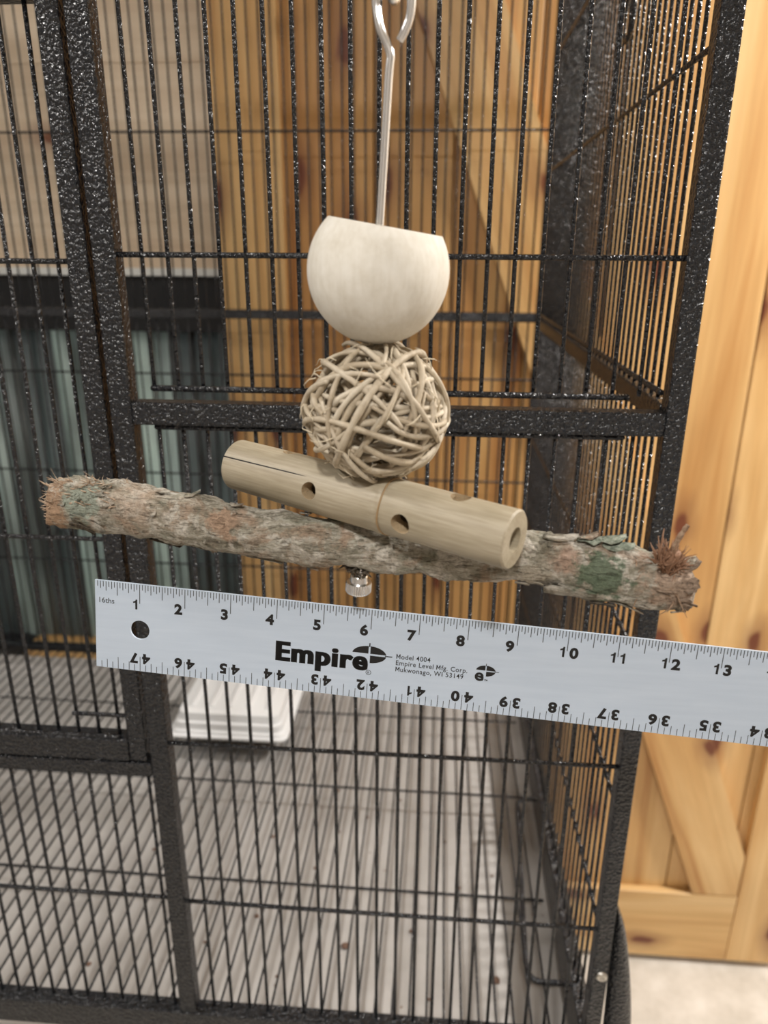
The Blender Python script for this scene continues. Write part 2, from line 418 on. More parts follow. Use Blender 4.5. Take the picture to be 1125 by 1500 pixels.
# ceiling lamps, and an added fill lamp
def ceiling_lamp(x, y, size, power, label, col=(1, .965, .92)):
    e = empty('ceiling_lamp', V(x, y, CE)); tag(e, label, 'lamp')
    vs, fs = tube_data([V(x, y, CE), V(x, y, CE-.03), V(x, y, CE-.04)], [size*.62, size*.62, size*.56], 32); hm = mesh('housing', vs, fs, M_WHITE); sharp(hm); obj('housing', hm, e)
    vs, fs = tube_data([V(x, y, CE-.040), V(x, y, CE-.046)], [size*.5, size*.46], 32); obj('diffuser', mesh('diffuser', vs, fs, M_LAMP), e)
    l = bpy.data.lights.new('lamp_light', 'AREA'); l.shape = 'DISK'; l.size = size; l.energy = power; l.color = col
    lo = bpy.data.objects.new('lamp_light', l); link(lo, e, V(x, y, CE-.052))
ceiling_lamp(-.02, -.70, .14, LAMP_FRONT, 'round white ceiling lamp above and before the hanging toy')
ceiling_lamp(1.40, .95, .22, LAMP_RIGHT, 'round white ceiling lamp beside the plank door')
ceiling_lamp(-1.45, .2, .30, LAMP_FILL, 'large round white fill lamp added on the ceiling towards the window side')  # unseen fill lamp, added to brighten the pale boards of the back wall

# ------------------------------------------------------------------ bird cage
FY, BY = .5515, 1.345
CX0, CX1 = -1.0, .1795
T = .0162
ZB, ZT = -.7515, .52
SP = .01905
cage = empty('bird_cage', V((CX0+CX1)/2, (FY+BY)/2, FL))
tag(cage, 'large black hammered metal bird cage with barred panels in front of the plank door', 'bird cage')
def tb(name, x0, x1, y0, y1, z0, z1, par=cage): return box(name, x0, x1, y0, y1, z0, z1, M_HAM, par, .0016)
R_BAR, R_ROD = .00165, .0020
# corner and door posts
XI = CX1-T
tb('corner_post', XI+.001, CX1, FY-T/2, FY+T/2, ZB-.05, ZT); tb('corner_post', XI, CX1, BY, BY+T, ZB-.05, ZT)
tb('corner_post', CX0, CX0+T, FY-T/2, FY+T/2, ZB-.05, ZT); tb('corner_post', CX0, CX0+T, BY, BY+T, ZB-.05, ZT)
PX0, PX1 = -.2508, -.2336
tb('front_post', PX0, PX1, FY-T/2, FY+T/2, ZB, ZT)
tb('front_post', -.660, -.643, FY-T/2, FY+T/2, ZB, ZT)
# front rails
fp = tb('front_rail', PX1, XI+.001, FY-T/2, FY+T/2, -.1262, -.1085)
tb('front_rail', -.643, PX0, FY-T/2, FY+T/2, -.4535, -.4395)
tb('front_rail', CX0+T, XI+.001, FY-T/2-.001, FY+T/2, ZB-.033, ZB)
tb('front_rail', CX0+T, XI+.001, FY-T/2, FY+T/2, ZT-T, ZT)
tb('side_rail', XI, CX1, FY+T/2, BY, ZB-.055, ZB); tb('side_rail', XI, CX1, FY+T/2, BY, -.121, -.105); tb('side_rail', XI, CX1, FY+T/2, BY, ZT-T, ZT)
tb('side_rail', CX0, CX0+T, FY+T/2, BY, ZB-.055, ZB); tb('side_rail', CX0, CX0+T, FY+T/2, BY, ZT-T, ZT)
tb('back_rail', CX0+T, XI, BY, BY+T, -.114, -.098); tb('back_rail', CX0+T, XI, BY, BY+T, ZB-.06, ZB-.044); tb('back_rail', CX0+T, XI, BY, BY+T, ZT-T, ZT)
# front panel, right of the door: upper and lower runs of bars
XB = [-.21705+SP*k for k in range(20)]
for x in XB:
    rod('bar', (x, FY, -.098), (x, FY, ZT-T), R_BAR, M_HAM, cage)
    rod('bar', (x, FY+.002, ZB-.004), (x, FY+.002, -.124), R_BAR, M_HAM, cage)
for z, x0, x1 in ((-.0025, PX1-.001, XI+.003), (.27, PX1-.001, XI+.003), (-.419, PX1-.001, XI+.003), (-.604, PX1-.001, XI+.003)):
    rod('cross_rod', (x0, FY-.0035, z), (x1, FY-.0035, z), R_ROD, M_HAM, cage)
rod('cross_rod', (XB[0]-.002, FY-.002, -.0985), (XB[18]+.012, FY-.002, -.0985), .0024, M_HAM, cage)
rod('cross_rod', (XB[0]-.002, FY-.002, -.1285), (XB[18]+.012, FY-.002, -.1285), .0022, M_HAM, cage)
# below the door
xl = PX0-.0085
XL = [xl-SP*k for k in range(20)]
for x in XL: rod('bar', (x, FY+.002, ZB-.004), (x, FY+.002, -.450), R_BAR, M_HAM, cage)
rod('cross_rod', (-.644, FY-.0035, -.601), (PX0+.001, FY-.0035, -.601), R_ROD, M_HAM, cage)
# left fixed panel
x = CX0+T+.012
while x < -.664:
    rod('bar', (x, FY, ZB-.004), (x, FY, ZT-T), R_BAR, M_HAM, cage); x += SP
# side panel (right)
y = FY+.022
while y < BY-.006:
    rod('side_bar', (XI+.007, y, -.106), (XI+.007, y, ZT-T), R_BAR, M_HAM, cage)
    rod('side_bar', (XI+.007, y, ZB), (XI+.007, y, -.120), R_BAR, M_HAM, cage); y += SP
for z in (.125, .292, -.3115, -.46, -.604): rod('cross_rod', (XI+.0035, FY+.006, z), (XI+.0035, BY+.001, z), R_ROD, M_HAM, cage)
rod('cross_rod', (XI+.0035, FY+.02, -.0985), (XI+.0035, BY-.02, -.0985), .0024, M_HAM, cage)
# left side panel, spaced the same
y = FY+.022
while y < BY-.006:
    rod('side_bar', (CX0+.007, y, ZB), (CX0+.007, y, ZT-T), R_BAR, M_HAM, cage); y += SP
for z in (.125, -.3115): rod('cross_rod', (CX0+.0105, FY+.006, z), (CX0+.0105, BY+.001, z), R_ROD, M_HAM, cage)
# back panel
x = CX0+T+.011
while x < XI-.004:
    rod('back_bar', (x, BY+.006, ZB-.045), (x, BY+.006, -.112), R_BAR, M_HAM, cage)
    rod('back_bar', (x, BY+.006, -.100), (x, BY+.006, ZT-T), R_BAR, M_HAM, cage); x += SP
for z in (.188, -.214, -.406, -.596): rod('cross_rod', (CX0+T-.001, BY+.002, z), (XI+.001, BY+.002, z), R_ROD, M_HAM, cage)
# bolts on the front frame
def bolt(x, z):
    vs, fs = [], []
    prof = [(.0056, 0), (.0056, -.0008), (.0046, -.0022), (.0022, -.0029), (.0021, -.0018), (.0004, -.0017)]
    n = 20
    for r, yy in prof:
        for j in range(n): a = 2*pi*j/n; vs.append(Vector((r*cos(a), yy, r*sin(a))))
    for i in range(len(prof)-1):
        for j in range(n): fs.append((i*n+j, i*n+(j+1) % n, (i+1)*n+(j+1) % n, (i+1)*n+j))
    fs.append(tuple(range((len(prof)-1)*n, len(prof)*n)))
    b = obj('bolt', mesh('bolt', vs, fs, M_BOLT), cage, V(x, FY-T/2, z)); b['label'] = 'plated bolt head'
bolt(.1735, -.6583); bolt(PX1+.0115, -.7725)
# door, hinged in the left half of the front
dx0, dx1 = -.640, -.2542
door_ = tb('cage_door', -.2702, dx1, FY-T/2, FY+T/2, -.4375, ZT-.02)
door_['label'] = 'barred cage door frame'
tb('door_post', dx0, dx0+T, FY-T/2, FY+T/2, -.4375, ZT-.02, door_)
tb('door_rail', dx0+T, -.2702, FY-T/2-.001, FY+T/2, -.4375, -.4145, door_)
tb('door_rail', dx0+T, -.2702, FY-T/2-.001, FY+T/2, .1545, .171, door_)
tb('door_rail', dx0+T, -.2702, FY-T/2-.001, FY+T/2, ZT-.036, ZT-.02, door_)
x = -.2802
while x > dx0+T+.004:
    rod('bar', (x, FY, -.4155), (x, FY, .156), R_BAR, M_HAM, door_); rod('bar', (x, FY, .170), (x, FY, ZT-.034), R_BAR, M_HAM, door_); x -= SP
for z in (-.0075, -.2232): rod('cross_rod', (dx0+T-.001, FY-.0035, z), (-.2695, FY-.0035, z), R_ROD, M_HAM, door_)
rod('latch_rod', (-.3205, FY-.0035, -.3925), (-.2695, FY-.0035, -.3925), R_ROD, M_HAM, door_)
rod('cross_rod', (dx0+T-.001, FY-.006, -.4135), (-.2775, FY-.006, -.4135), .0022, M_HAM, door_)
# latch ring on the side panel
pts = [V(XI+.001, .815+.020*cos(a), .208+.020*sin(a)) for a in [2*pi*i/20 for i in range(19)]]
vs, fs = tube_data(pts, .0026, 8); obj('side_latch', mesh('side_latch', vs, fs, M_HAM), cage)
# bent wire guard low on the side panel
gp = smoothpts([(.160, .90, -.752), (.136, .895, -.752), (.130, .875, -.753), (.126, .80, -.754), (.118, .66, -.755), (.117, .63, -.755), (.122, .615, -.755), (.134, .610, -.754), (.165, .610, -.752)], 5)
vs, fs = tube_data([p+Vector((0, 0, H)) for p in gp], .0032, 8); obj('wire_guard', mesh('wire_guard', vs, fs, M_HAM), cage)
# stand: curved legs outside the corner posts, lower shelf
def leg(sx, y, name='stand_leg'):
    X = CX1 if sx > 0 else CX0
    prof = [(.000, -.575), (.010, -.600), (.018, -.635), (.027, -.690), (.033, -.745), (.035, -.81), (.036, -.95), (.036, FL)]
    P = smoothpts([(a, 0, z) for a, z in prof], 5)
    bm = bmesh.new(); rings = []
    for p in P:
        xo = X+sx*(p.x+.001); t = min(1, (-.575-p.z)/.16); xi = X+sx*(.0006+(.005*t if p.z > -.83 else .006))
        r = [bm.verts.new(V((xi+xo)/2+(xo-xi)/2*cos(2*pi*k/16)*1.0, y+.010*sin(2*pi*k/16), p.z)) for k in range(16)]
        rings.append(r)
    for a, b in zip(rings[:-1], rings[1:]):
        for j in range(16): bm.faces.new((a[j], a[(j+1) % 16], b[(j+1) % 16], b[j]))
    bm.faces.new(rings[0]); bm.faces.new(rings[-1]); bmesh.ops.recalc_face_normals(bm, faces=bm.faces)
    m = bpy.data.meshes.new(name); bm.to_mesh(m); bm.free(); m.materials.append(M_HAM)
    m.polygons.foreach_set('use_smooth', [True]*len(m.polygons)); sharp(m, .7)
    obj(name, m, cage)
for sx in (-1, 1):
    for y in (FY+.004, BY+.006): leg(sx, y)
tb('stand_shelf', CX0-.006, CX1+.006, FY+.02, BY, -1.36, -1.345)
# grate and tray
gr = tb('floor_grate', CX0+.03, XI-.008, FY+.03, FY+.036, -.796, -.790); gr['label'] = 'wire floor grate'
x = CX0+.035
while x < XI-.010:
    rod('grate_bar', (x, FY+.012, -.790), (x, BY-.005, -.790), .0014, M_HAM, gr, 6); x += SP
for y in (.5585, .758, .951, 1.146, 1.335): rod('grate_rod', (CX0+.025, y, -.7935), (XI-.008, y, -.7935), .0019, M_HAM, gr, 6)
def tray():
    e = bpy.data.objects.new('cage_tray', box_mesh('cage_tray', CX1-CX0-.004, BY-FY-.03, .003, M_TRAY, .001)); link(e, cage, V((CX0+CX1)/2, (FY+BY)/2+.002, -.834))
    e['label'] = 'pale grey slide-out tray'
    x0, x1, y0, y1 = CX0+.003, CX1-.003, FY+.02, BY-.02
    for a in ((x0, x1, y0, y0+.003), (x0, x1, y1-.003, y1), (x0, x0+.003, y0+.003, y1-.003), (x1-.003, x1, y0+.003, y1-.003)):
        box('tray_lip', *a, -.833, -.812, M_TRAY, e, .0008)
    # droppings and seed husks lying on the tray
    rnd = random.Random(8); mm = mat_plain('dried crumb', (.17, .10, .07), .9)
    seen = [(-0.097, 0.702), (0.09, 0.67), (-0.015, 0.731), (-0.22, 0.738), (-0.175, 0.655), (-0.277, 0.694), (-0.41, 0.652)]
    for i in range(24):
        r = rnd.uniform(.0015, .0032); cx, cy = rnd.uniform(-.42, .13), rnd.uniform(.60, 1.0)
        if i < len(seen): (cx, cy), r = seen[i], (.006, .0055, .003, .0035, .0025, .0025, .0035)[i]
        bm = bmesh.new(); bmesh.ops.create_icosphere(bm, subdivisions=1, radius=r)
        for v in bm.verts: v.co.z *= .45; v.co *= rnd.uniform(.8, 1.2)
        m = bpy.data.meshes.new('crumb'); bm.to_mesh(m); bm.free(); m.materials.append(mm)
        tag(obj('crumb', m, None, V(cx, cy, -.8325+r*.35)), 'small dark dried crumb lying on the pale cage tray', 'crumb', 'crumbs on the cage tray')
    for x in (x0+.02, x1-.02): rod('tray_runner', (x, y0, -.838), (x, y1, -.838), .0025, M_HAM, cage)
tray()
# white plastic tub on the grate at the back
def tub():
    e = empty('plastic_tub', V(-.34, 1.14, -.788)); tag(e, 'white plastic tub with stepped sides standing on the cage floor grate', 'tub')
    def ring(x0, x1, y0, y1, z, r, n=6):
        o = []
        for cx, cy, a0 in ((x1-r, y1-r, 0), (x0+r, y1-r, pi/2), (x0+r, y0+r, pi), (x1-r, y0+r, 1.5*pi)):
            for i in range(n+1): a = a0+pi/2*i/n; o.append(V(cx+r*cos(a), cy+r*sin(a), z))
        return o
    def loft(rs, name, par):
        n = len(rs[0]); vs = [v for r in rs for v in r]; fs = []
        for i in range(len(rs)-1):
            for j in range(n): fs.append((i*n+j, i*n+(j+1) % n, (i+1)*n+(j+1) % n, (i+1)*n+j))
        fs.append(tuple(range(n-1, -1, -1))); fs.append(tuple((len(rs)-1)*n+j for j in range(n)))
        m = mesh(name, vs, fs, M_WPLASTIC); sharp(m, .7); return obj(name, m, par)
    x0, x1, y0, y1, z = -.445, -.245, 1.05, 1.22, -.7885
    def R(i, zz, r=.015): return ring(x0+i, x1-i, y0+i, y1-i, zz, r)
    loft([R(0, z), R(.001, z+.010), R(.005, z+.012), R(.006, z+.024), R(.010, z+.026), R(.012, z+.040), R(.018, z+.043)], 'tub_body', e)
    loft([R(-.004, z), R(-.005, z+.004), R(-.003, z+.006), R(.001, z+.006)], 'tub_rim', e)
    for i in range(5): box('tub_rib', x0+.03+i*.033, x0+.038+i*.033, y0+.03, y1-.03, z+.042, z+.046, M_WPLASTIC, e, .001)
tub()

# ------------------------------------------------------------------ hanging toy
toy = empty('hanging_bird_toy', V(-.0385, .345, -.175))
tag(toy, 'hanging bird toy with wooden bowl, vine ball, bamboo tube and branch', 'bird toy')
TY = .345
R0, R1 = Vector((-.0240, TY, .0771)), Vector((-.0382, TY, -.1625))
RU = (R0-R1).normalized()
def onrod(z): t = (z-R0.z)/(R1.z-R0.z); return R0+(R1-R0)*t
def metal_rod():
    ec = Vector((-.0229, TY, .0918)); r = .0070
    pts = [onrod(-.160), onrod(-.10), onrod(-.04), onrod(.03), onrod(.066), Vector((-.0240, TY, .0732)), Vector((-.0256, TY, .0778)), Vector((-.0282, TY-.0005, .0830))]
    for a in (195, 170, 145, 120, 95, 70, 45, 20, -5):
        a = math.radians(a); pts.append(ec+Vector((r*cos(a), .0004, r*sin(a))))
    pts += [Vector((-.0168, TY+.001, .0862)), Vector((-.0187, TY+.0015, .0820)), Vector((-.0206, TY+.002, .0790))]
    P = smoothpts(pts, 6); vs, fs = tube_data([p+Vector((0, 0, H)) for p in P], .00172, 14)
    return obj('eye_rod', mesh('eye_rod', vs, fs, M_CHROME), toy)
rodo = metal_rod(); rodo['label'] = 'bright steel rod bent to an eye'
def lathe(prof, c, ax, n=40, knurl=0):
    """prof: (radius, height along ax) pairs; returns vertex / face lists around c"""
    ax = ax.normalized(); u = (Vector((1, 0, 0))-ax*ax.x).normalized(); w_ = ax.cross(u); vs, fs = [], []
    for r, h, *k in prof:
        for j in range(n):
            a = 2*pi*j/n; rr = r*(1-(knurl*(j % 2) if k else 0)); vs.append(c+ax*h+(u*cos(a)+w_*sin(a))*rr)
    for i in range(len(prof)-1):
        for j in range(n): fs.append((i*n+j, i*n+(j+1) % n, (i+1)*n+(j+1) % n, (i+1)*n+j))
    fs.append(tuple(range(n-1, -1, -1))); fs.append(tuple((len(prof)-1)*n+j for j in range(n)))
    return vs, fs
Hz = Vector((0, 0, H))
nc = onrod(-.1555)+Hz
vs, fs = lathe([(.0030, -.0078), (.0060, -.0077), (.0066, -.0070, 1), (.0066, -.0028, 1), (.0062, -.0022), (.0046, -.0019), (.0044, .0012), (.0040, .0018), (.0020, .0019)], nc, RU, 72, .05)
nm = mesh('thumb_nut', vs, fs, M_CHROME); sharp(nm, .5); obj('thumb_nut', nm, toy)['label'] = 'knurled steel thumb nut'
# link through the eye, and the hook arm that carries it
def chain_link(c, a, L, wd, r, name, par, label=None):
    P = []
    for i in range(25):
        t = 2*pi*i/24; P.append(c+Vector((wd*cos(t)*cos(a), wd*cos(t)*sin(a), L*sin(t))))
    vs, fs = tube_data([p+Hz for p in P], r, 10, False); m = mesh(name, vs, fs, M_CHROME); o = obj(name, m, par)
    return o
lk = empty('steel_chain', V(-.0229, TY, .095)); tag(lk, 'short steel chain holding up the eye of the hanging bird toy', 'chain')
for i in range(8): chain_link(Vector((-.0229, TY, .1052+.0165*i)), (pi/2-.3 if i % 2 == 0 else .35), .0106, .0054, .0019, 'link', lk)
ha = smoothpts([(-.0229, TY-.006, .245), (-.0229, TY, .236), (-.0229, TY+.006, .243), (-.0229, TY+.008, .28), (-.0229, TY+.03, .42), (-.0229, TY+.12, .50), (-.0229, FY, .515)], 6)
vs, fs = tube_data([p+Hz for p in ha], .003, 10); obj('hook_arm', mesh('hook_arm', vs, fs, M_HAM), cage)

# bowl: hollow turned sphere, open towards the top
def bowl():
    c = Vector((-.0286, TY, -.0088)); Rr = .0311; t = .0036
    ax = Vector((sin(.165), -.02, cos(.165)))
    a0 = math.asin(.605)                         # rim latitude
    out = []; N = 26
    for i in range(N+1):
        a = -pi/2+.10+(a0+pi/2-.10)*i/N; out.append((Rr*cos(a), Rr*sin(a)))
    ri = Rr-t
    inn = []
    a1 = math.asin(min(.98, (Rr*sin(a0)-.0003)/ri))
    for i in range(N+1):
        a = a1+(-pi/2+.12-a1)*i/N; inn.append((ri*cos(a), ri*sin(a)))
    vs, fs = lathe([(.0022, out[0][1]+.0003)]+out+inn+[(.0022, inn[-1][1])], c+Hz, ax, 72)
    fs = fs[:-2]
    n = 72; k = len(vs)//n
    for j in range(n): fs.append(((k-1)*n+j, (k-1)*n+(j+1) % n, (j+1) % n, j))
    m = mesh('wooden_bowl', vs, fs, M_BOWL); sharp(m, .7)
    obj('wooden_bowl', m, toy)['label'] = 'pale turned wooden bowl'
bowl()

# vine ball
def vine_ball():
    bc = Vector((-.0296, TY, -.0703)); RX, RZ = .0333, .0325
    rnd = random.Random(21)
    core = obj('vine_ball', None, toy) if False else None
    e = bpy.data.objects.new('vine_ball', None); e.empty_display_size = .02; link(e, toy, bc+Hz); e['label'] = 'ball woven from dry vine strands'
    def strand(nrm, off, a0, a1, lay, r, wob):
        nrm = nrm.normalized(); u = nrm.orthogonal().normalized(); w_ = nrm.cross(u); rr = sqrt(max(.05, 1-off*off))
        n = max(8, int((a1-a0)*7)); P = []; ph = rnd.uniform(0, 6.3); ph2 = rnd.uniform(0, 6.3)
        for i in range(n+1):
            t = i/n; a = a0+(a1-a0)*t
            p = nrm*(off+wob*sin(2.3*a+ph))+(u*cos(a)+w_*sin(a))*rr
            p = p.normalized()*(lay+.035*sin(3.1*a+ph2))
            P.append(Vector((p.x*RX, p.y*RX, p.z*RZ)))
        P = smoothpts(P, 2); k = len(P)
        rad = [r*(.72+.28*min(1, 6*min(i, k-1-i)/k))*(1+.10*sin(i*.9+ph)) for i in range(k)]
        vs, fs = tube_data(P, rad, 8); obj('strand', mesh('strand', vs, fs, M_WICK), e, bc+Hz)
    for i in range(56):
        nv = Vector((rnd.gauss(0, 1), rnd.gauss(0, 1), rnd.gauss(0, 1)))
        L = rnd.uniform(2.2, 5.6); a0 = rnd.uniform(0, 6.3)
        strand(nv, rnd.uniform(-.62, .62), a0, a0+L, rnd.uniform(.86, 1.0), rnd.uniform(.00115, .00160), rnd.uniform(.02, .09))
    for i in range(40):
        nv = Vector((rnd.gauss(0, 1), rnd.gauss(0, 1), rnd.gauss(0, 1)))
        L = rnd.uniform(1.2, 3.0); a0 = rnd.uniform(0, 6.3)
        strand(nv, rnd.uniform(-.5, .5), a0, a0+L, rnd.uniform(.60, .84), rnd.uniform(.0010, .0018), .1)
    vs, fs = [], []
    for i in range(46):
        d = Vector((rnd.gauss(0, 1), -abs(rnd.gauss(0, .9)), rnd.gauss(.25, 1))).normalized(); p = Vector((d.x*RX, d.y*RX, d.z*RZ))*rnd.uniform(.92, 1.0)
        t = d.orthogonal().normalized(); t.rotate(Matrix.Rotation(rnd.uniform(0, 6.3), 3, d)); L = rnd.uniform(.004, .014); P = []
        cv = rnd.uniform(-.6, .6); o2 = d.cross(t)
        for k in range(7):
            s = k/6; P.append(p+t*L*s+o2*cv*L*s*s+d*(.0015*sin(pi*s)+.002*s*rnd.uniform(.3, 1)))
        tube_data(P, [.00030, .00028, .00026, .00024, .0002, .00016, .00010], 5, True, vs, fs)
    tag(obj('loose_fibres', mesh('loose_fibres', [v for v in vs], fs, M_FIBRE3), e, bc+Hz), kind='stuff')
vine_ball()

# bamboo tube with drilled holes
def evaluated(o):
    dg = bpy.context.evaluated_depsgraph_get(); dg.update()
    return bpy.data.meshes.new_from_object(o.evaluated_get(dg))
def bamboo():
    n = 64; K = 40; NODE = .60; ri = .0056
    def rad(t): return BRAD*(1+.035*math.exp(-((t-NODE)/.018)**2)-.035*math.exp(-((t-NODE-.012)/.006)**2)+.012*sin(5*t))
    ts = sorted(set([i/K for i in range(K+1)]+[NODE+d for d in (-.03, -.02, -.01, -.005, 0, .005, .009, .012, .015, .02, .03)]))
    prof = [(ri, .0)]+[(BRAD*.93, 0)]+[(rad(t), max(.0007, min(BLEN-.0007, t*BLEN))) for t in ts]+[(BRAD*.93, BLEN), (ri, BLEN)]
    u = Vector((0, 0, 1)); vs, fs = [], []
    # local frame: x along the tube
    for r, h in prof:
        for j in range(n): a = 2*pi*j/n; vs.append(Vector((h, r*cos(a), r*sin(a))))
    k = len(prof)
    for i in range(k):
        i2 = (i+1) % k
        for j in range(n): fs.append((i*n+j, i2*n+j, i2*n+(j+1) % n, i*n+(j+1) % n))
    m = mesh('bamboo_tube', vs, fs, M_BAMBOO); m.materials.append(M_BAMIN)
    # orientation: x -> BD, z' -> most upward
    X = BD; Z = (u-X*u.dot(X)).normalized(); Y = Z.cross(X)
    rot = Matrix((X, Y, Z)).transposed().to_4x4()
    o = bpy.data.objects.new('bamboo_tube', m); C.objects.link(o)
    cut = []
    def cutter(t, elev, r, depth, start=0):
        a = math.radians(elev); d = Vector((0, -cos(a), sin(a)))      # -y' faces the viewer side
        p = Vector((t*BLEN, 0, 0)); vs, fs = tube_data([p+d*start, p+d*depth], r, 28)
        cm = mesh('cutter', vs, fs, M_BAMIN); co = bpy.data.objects.new('cutter', cm); C.objects.link(co); cut.append(co)
        md = o.modifiers.new('hole', 'BOOLEAN'); md.operation = 'DIFFERENCE'; md.object = co; md.solver = 'EXACT'; md.material_mode = 'TRANSFER'
    cutter(.365, 9, .0043, .03); cutter(.690, -8, .0048, .03); cutter(.215, 99, .0040, .03); cutter(.83, 90, .0046, .03)
    nm = evaluated(o)
    bpy.data.objects.remove(o, do_unlink=True)
    for c_ in cut: bpy.data.objects.remove(c_, do_unlink=True)
    nm.name = 'bamboo_tube'; nm.polygons.foreach_set('use_smooth', [True]*len(nm.polygons)); sharp(nm, .6)
    b = obj('bamboo_tube', nm, toy, BL+Hz); b.rotation_euler = rot.to_euler(); b['label'] = 'drilled bamboo tube'
    # node scar ring
    P = []
    for j in range(49):
        a = 2*pi*j/48; P.append(rot @ Vector((BLEN*(NODE+.0135)+.0004*sin(3*a), (BRAD*1.0)*cos(a), (BRAD*1.0)*sin(a)))+BL+Hz)
    vs, fs = tube_data(P, .0005, 6, False); obj('node_ring', mesh('node_ring', vs, fs, M_NODE), toy)
    # drying crack
    P = [rot @ Vector((BLEN*(.004+.345*i/12), -BRAD*1.004*cos(math.radians(33+.3*i)), BRAD*1.004*sin(math.radians(33+.3*i))))+BL+Hz for i in range(13)]
    vs, fs = tube_data(P, [.00034]*11+[.0002, .00008], 6); obj('drying_crack', mesh('drying_crack', vs, fs, M_INK), toy)
bamboo()

# branch
BRN = [(-.1975, .3618, -.1262, .0131), (-.1876, .3608, -.1263, .0134), (-.1719, .3591, -.1264, .0137), (-.1565, .3575, -.1269, .0136), (-.1378, .3555, -.1296, .0126),
       (-.1191, .3536, -.1313, .0125), (-.1008, .3517, -.1339, .0119), (-.0826, .3497, -.1353, .0127), (-.0647, .3478, -.137, .0127), (-.047, .346, -.1376, .012), (-.0261, .3438, -.139, .0113),
       (-.0056, .3416, -.1395, .0108), (.0145, .3395, -.139, .0114), (.0407, .3367, -.1374, .0124), (.0569, .335, -.1389, .0125), (.0731, .3333, -.1417, .0144), (.0888, .3317, -.1421, .014),
       (.1047, .33, -.146, .0129), (.1140, .3290, -.1453, .0118), (.1178, .3285, -.1448, .0100)]
def branch():
    P4 = smoothpts([Vector((a, b, c)) for a, b, c, r in BRN], 14); RR = []
    for i in range(len(BRN)-1):
        for s in range(14): t = s/14; RR.append(BRN[i][3]*(1-t)+BRN[i+1][3]*t)
    RR.append(BRN[-1][3])
    n = 84; vs, fs = tube_data(P4, RR, n, False)
    out = []
    for i, v in enumerate(vs):
        c = P4[i//n]; d = (v-c); dl = d.length; d = d/dl
        q = Vector((v.x*60, v.y*170, v.z*170))
        h = .0016*(noise.noise(v*70)) + .0008*noise.noise(q*1.2+Vector((7, 0, 0))) + .0005*noise.noise(v*520)
        k = noise.noise(v*95+Vector((3, 9, 1)))
        if k > .18: h += .0007                                  # raised bark plates
        if k < -.25: h -= .0006
        end = min(i//n, len(P4)-1-i//n)
        if end < 12: h += .0022*noise.noise(v*240)*(1-end/12)
        out.append(v+d*h)
    b = len(out); cl = P4[0]+Vector((.001, 0, 0)); cr = P4[-1]+Vector((.0035, -.0005, .0005)); out += [cl, cr]; L = len(P4)
    for j in range(n):
        fs.append((b, (j+1) % n, j)); fs.append((b+1, (L-1)*n+j, (L-1)*n+(j+1) % n))
    o = obj('perch_branch', mesh('perch_branch', [v+Hz for v in out], fs, M_BARK), toy); o['label'] = 'rough natural branch with lichen'
    rnd = random.Random(5)
    def at(t, ang, lift=0):
        x = t*(len(P4)-1); i = min(int(x), len(P4)-2); c = P4[i].lerp(P4[i+1], x-i); r = RR[i]
        T_ = (P4[i+1]-P4[i]).normalized(); up = (Vector((0, 0, 1))-T_*T_.z).normalized(); fr = up.cross(T_)   # fr faces away/near
        if fr.y > 0: fr = -fr
        a = math.radians(ang); d = up*sin(a)+fr*cos(a)
        return c+d*(r+lift), T_, d, d.cross(T_)
    def flake(t, ang, L, Wd, curl, lift, mat, twist=0):
        p, T_, d, s = at(t, ang, .0002); vs, fs = [], []; N = 6
        T2 = T_*cos(twist)+s*sin(twist); s2 = s*cos(twist)-T_*sin(twist)
        jag = [rnd.uniform(.55, 1.1) for _ in range(N+1)]; jag2 = [rnd.uniform(.55, 1.1) for _ in range(N+1)]
        for top in (0, 1):
            for i in range(N+1):
                u = i/N-.5
                for jx, q in enumerate((-.5, 0, .5)):
                    ww = q*Wd*(jag[i] if jx == 0 else jag2[i])*(1-.5*abs(2*u)**3)
                    hh = lift*(u+.5)**2*1.0+curl*(q*2)**2-ww*ww/(.026)+top*.0004+rnd.uniform(-.0002, .0002)
                    vs.append(p+T2*u*L+s2*ww+d*hh+Hz)
        w3 = 3; nn = (N+1)*3
        for i in range(N):
            for j in range(2):
                a = i*3+j; fs.append((a, a+3, a+4, a+1)); a += nn; fs.append((a, a+1, a+4, a+3))
            for j in (0, 2):
                a = i*3+j; f = (a, a+nn, a+nn+3, a+3); fs.append(f if j == 0 else f[::-1])
        for i in (0, N):
            for j in range(2): a = i*3+j; f = (a, a+1, a+nn+1, a+nn); fs.append(f if i == 0 else f[::-1])
        obj('bark_flake', mesh('bark_flake', vs, fs, mat), o)
    # flakes that stand out in the photograph
    flake(.735, 78, .016, .006, .0006, .003, M_BARK, .1); flake(.80, 86, .022, .010, .0012, .0035, M_FLAKE[1], .0); flake(.775, 95, .010, .006, .001, .003, M_BARK, .5)
    flake(.825, 70, .014, .007, .001, .003, M_FLAKE[1], -.2); flake(.765, -38, .024, .010, .0010, -.001, M_BARK, .25); flake(.81, -60, .012, .005, .0008, .0008, M_FLAKE[4], 0)
    flake(.855, -66, .018, .007, .0008, .0012, M_BARK, .05); flake(.955, 70, .010, .007, .001, .0025, M_FLAKE[3], .1)
    flake(.985, 62, .010, .008, .001, .003, M_BARK, .5); flake(.985, 20, .008, .007, .001, .002, M_BARK, .9); flake(.20, -86, .026, .006, .0006, .001, M_FLAKE[4], .05)
    flake(.255, -88, .024, .005, .0006, .0015, M_BARK, .05); flake(.10, -15, .020, .005, .0012, .002, M_BARK, -.35); flake(.085, -30, .014, .004, .001, .002, M_FLAKE[4], -.3)
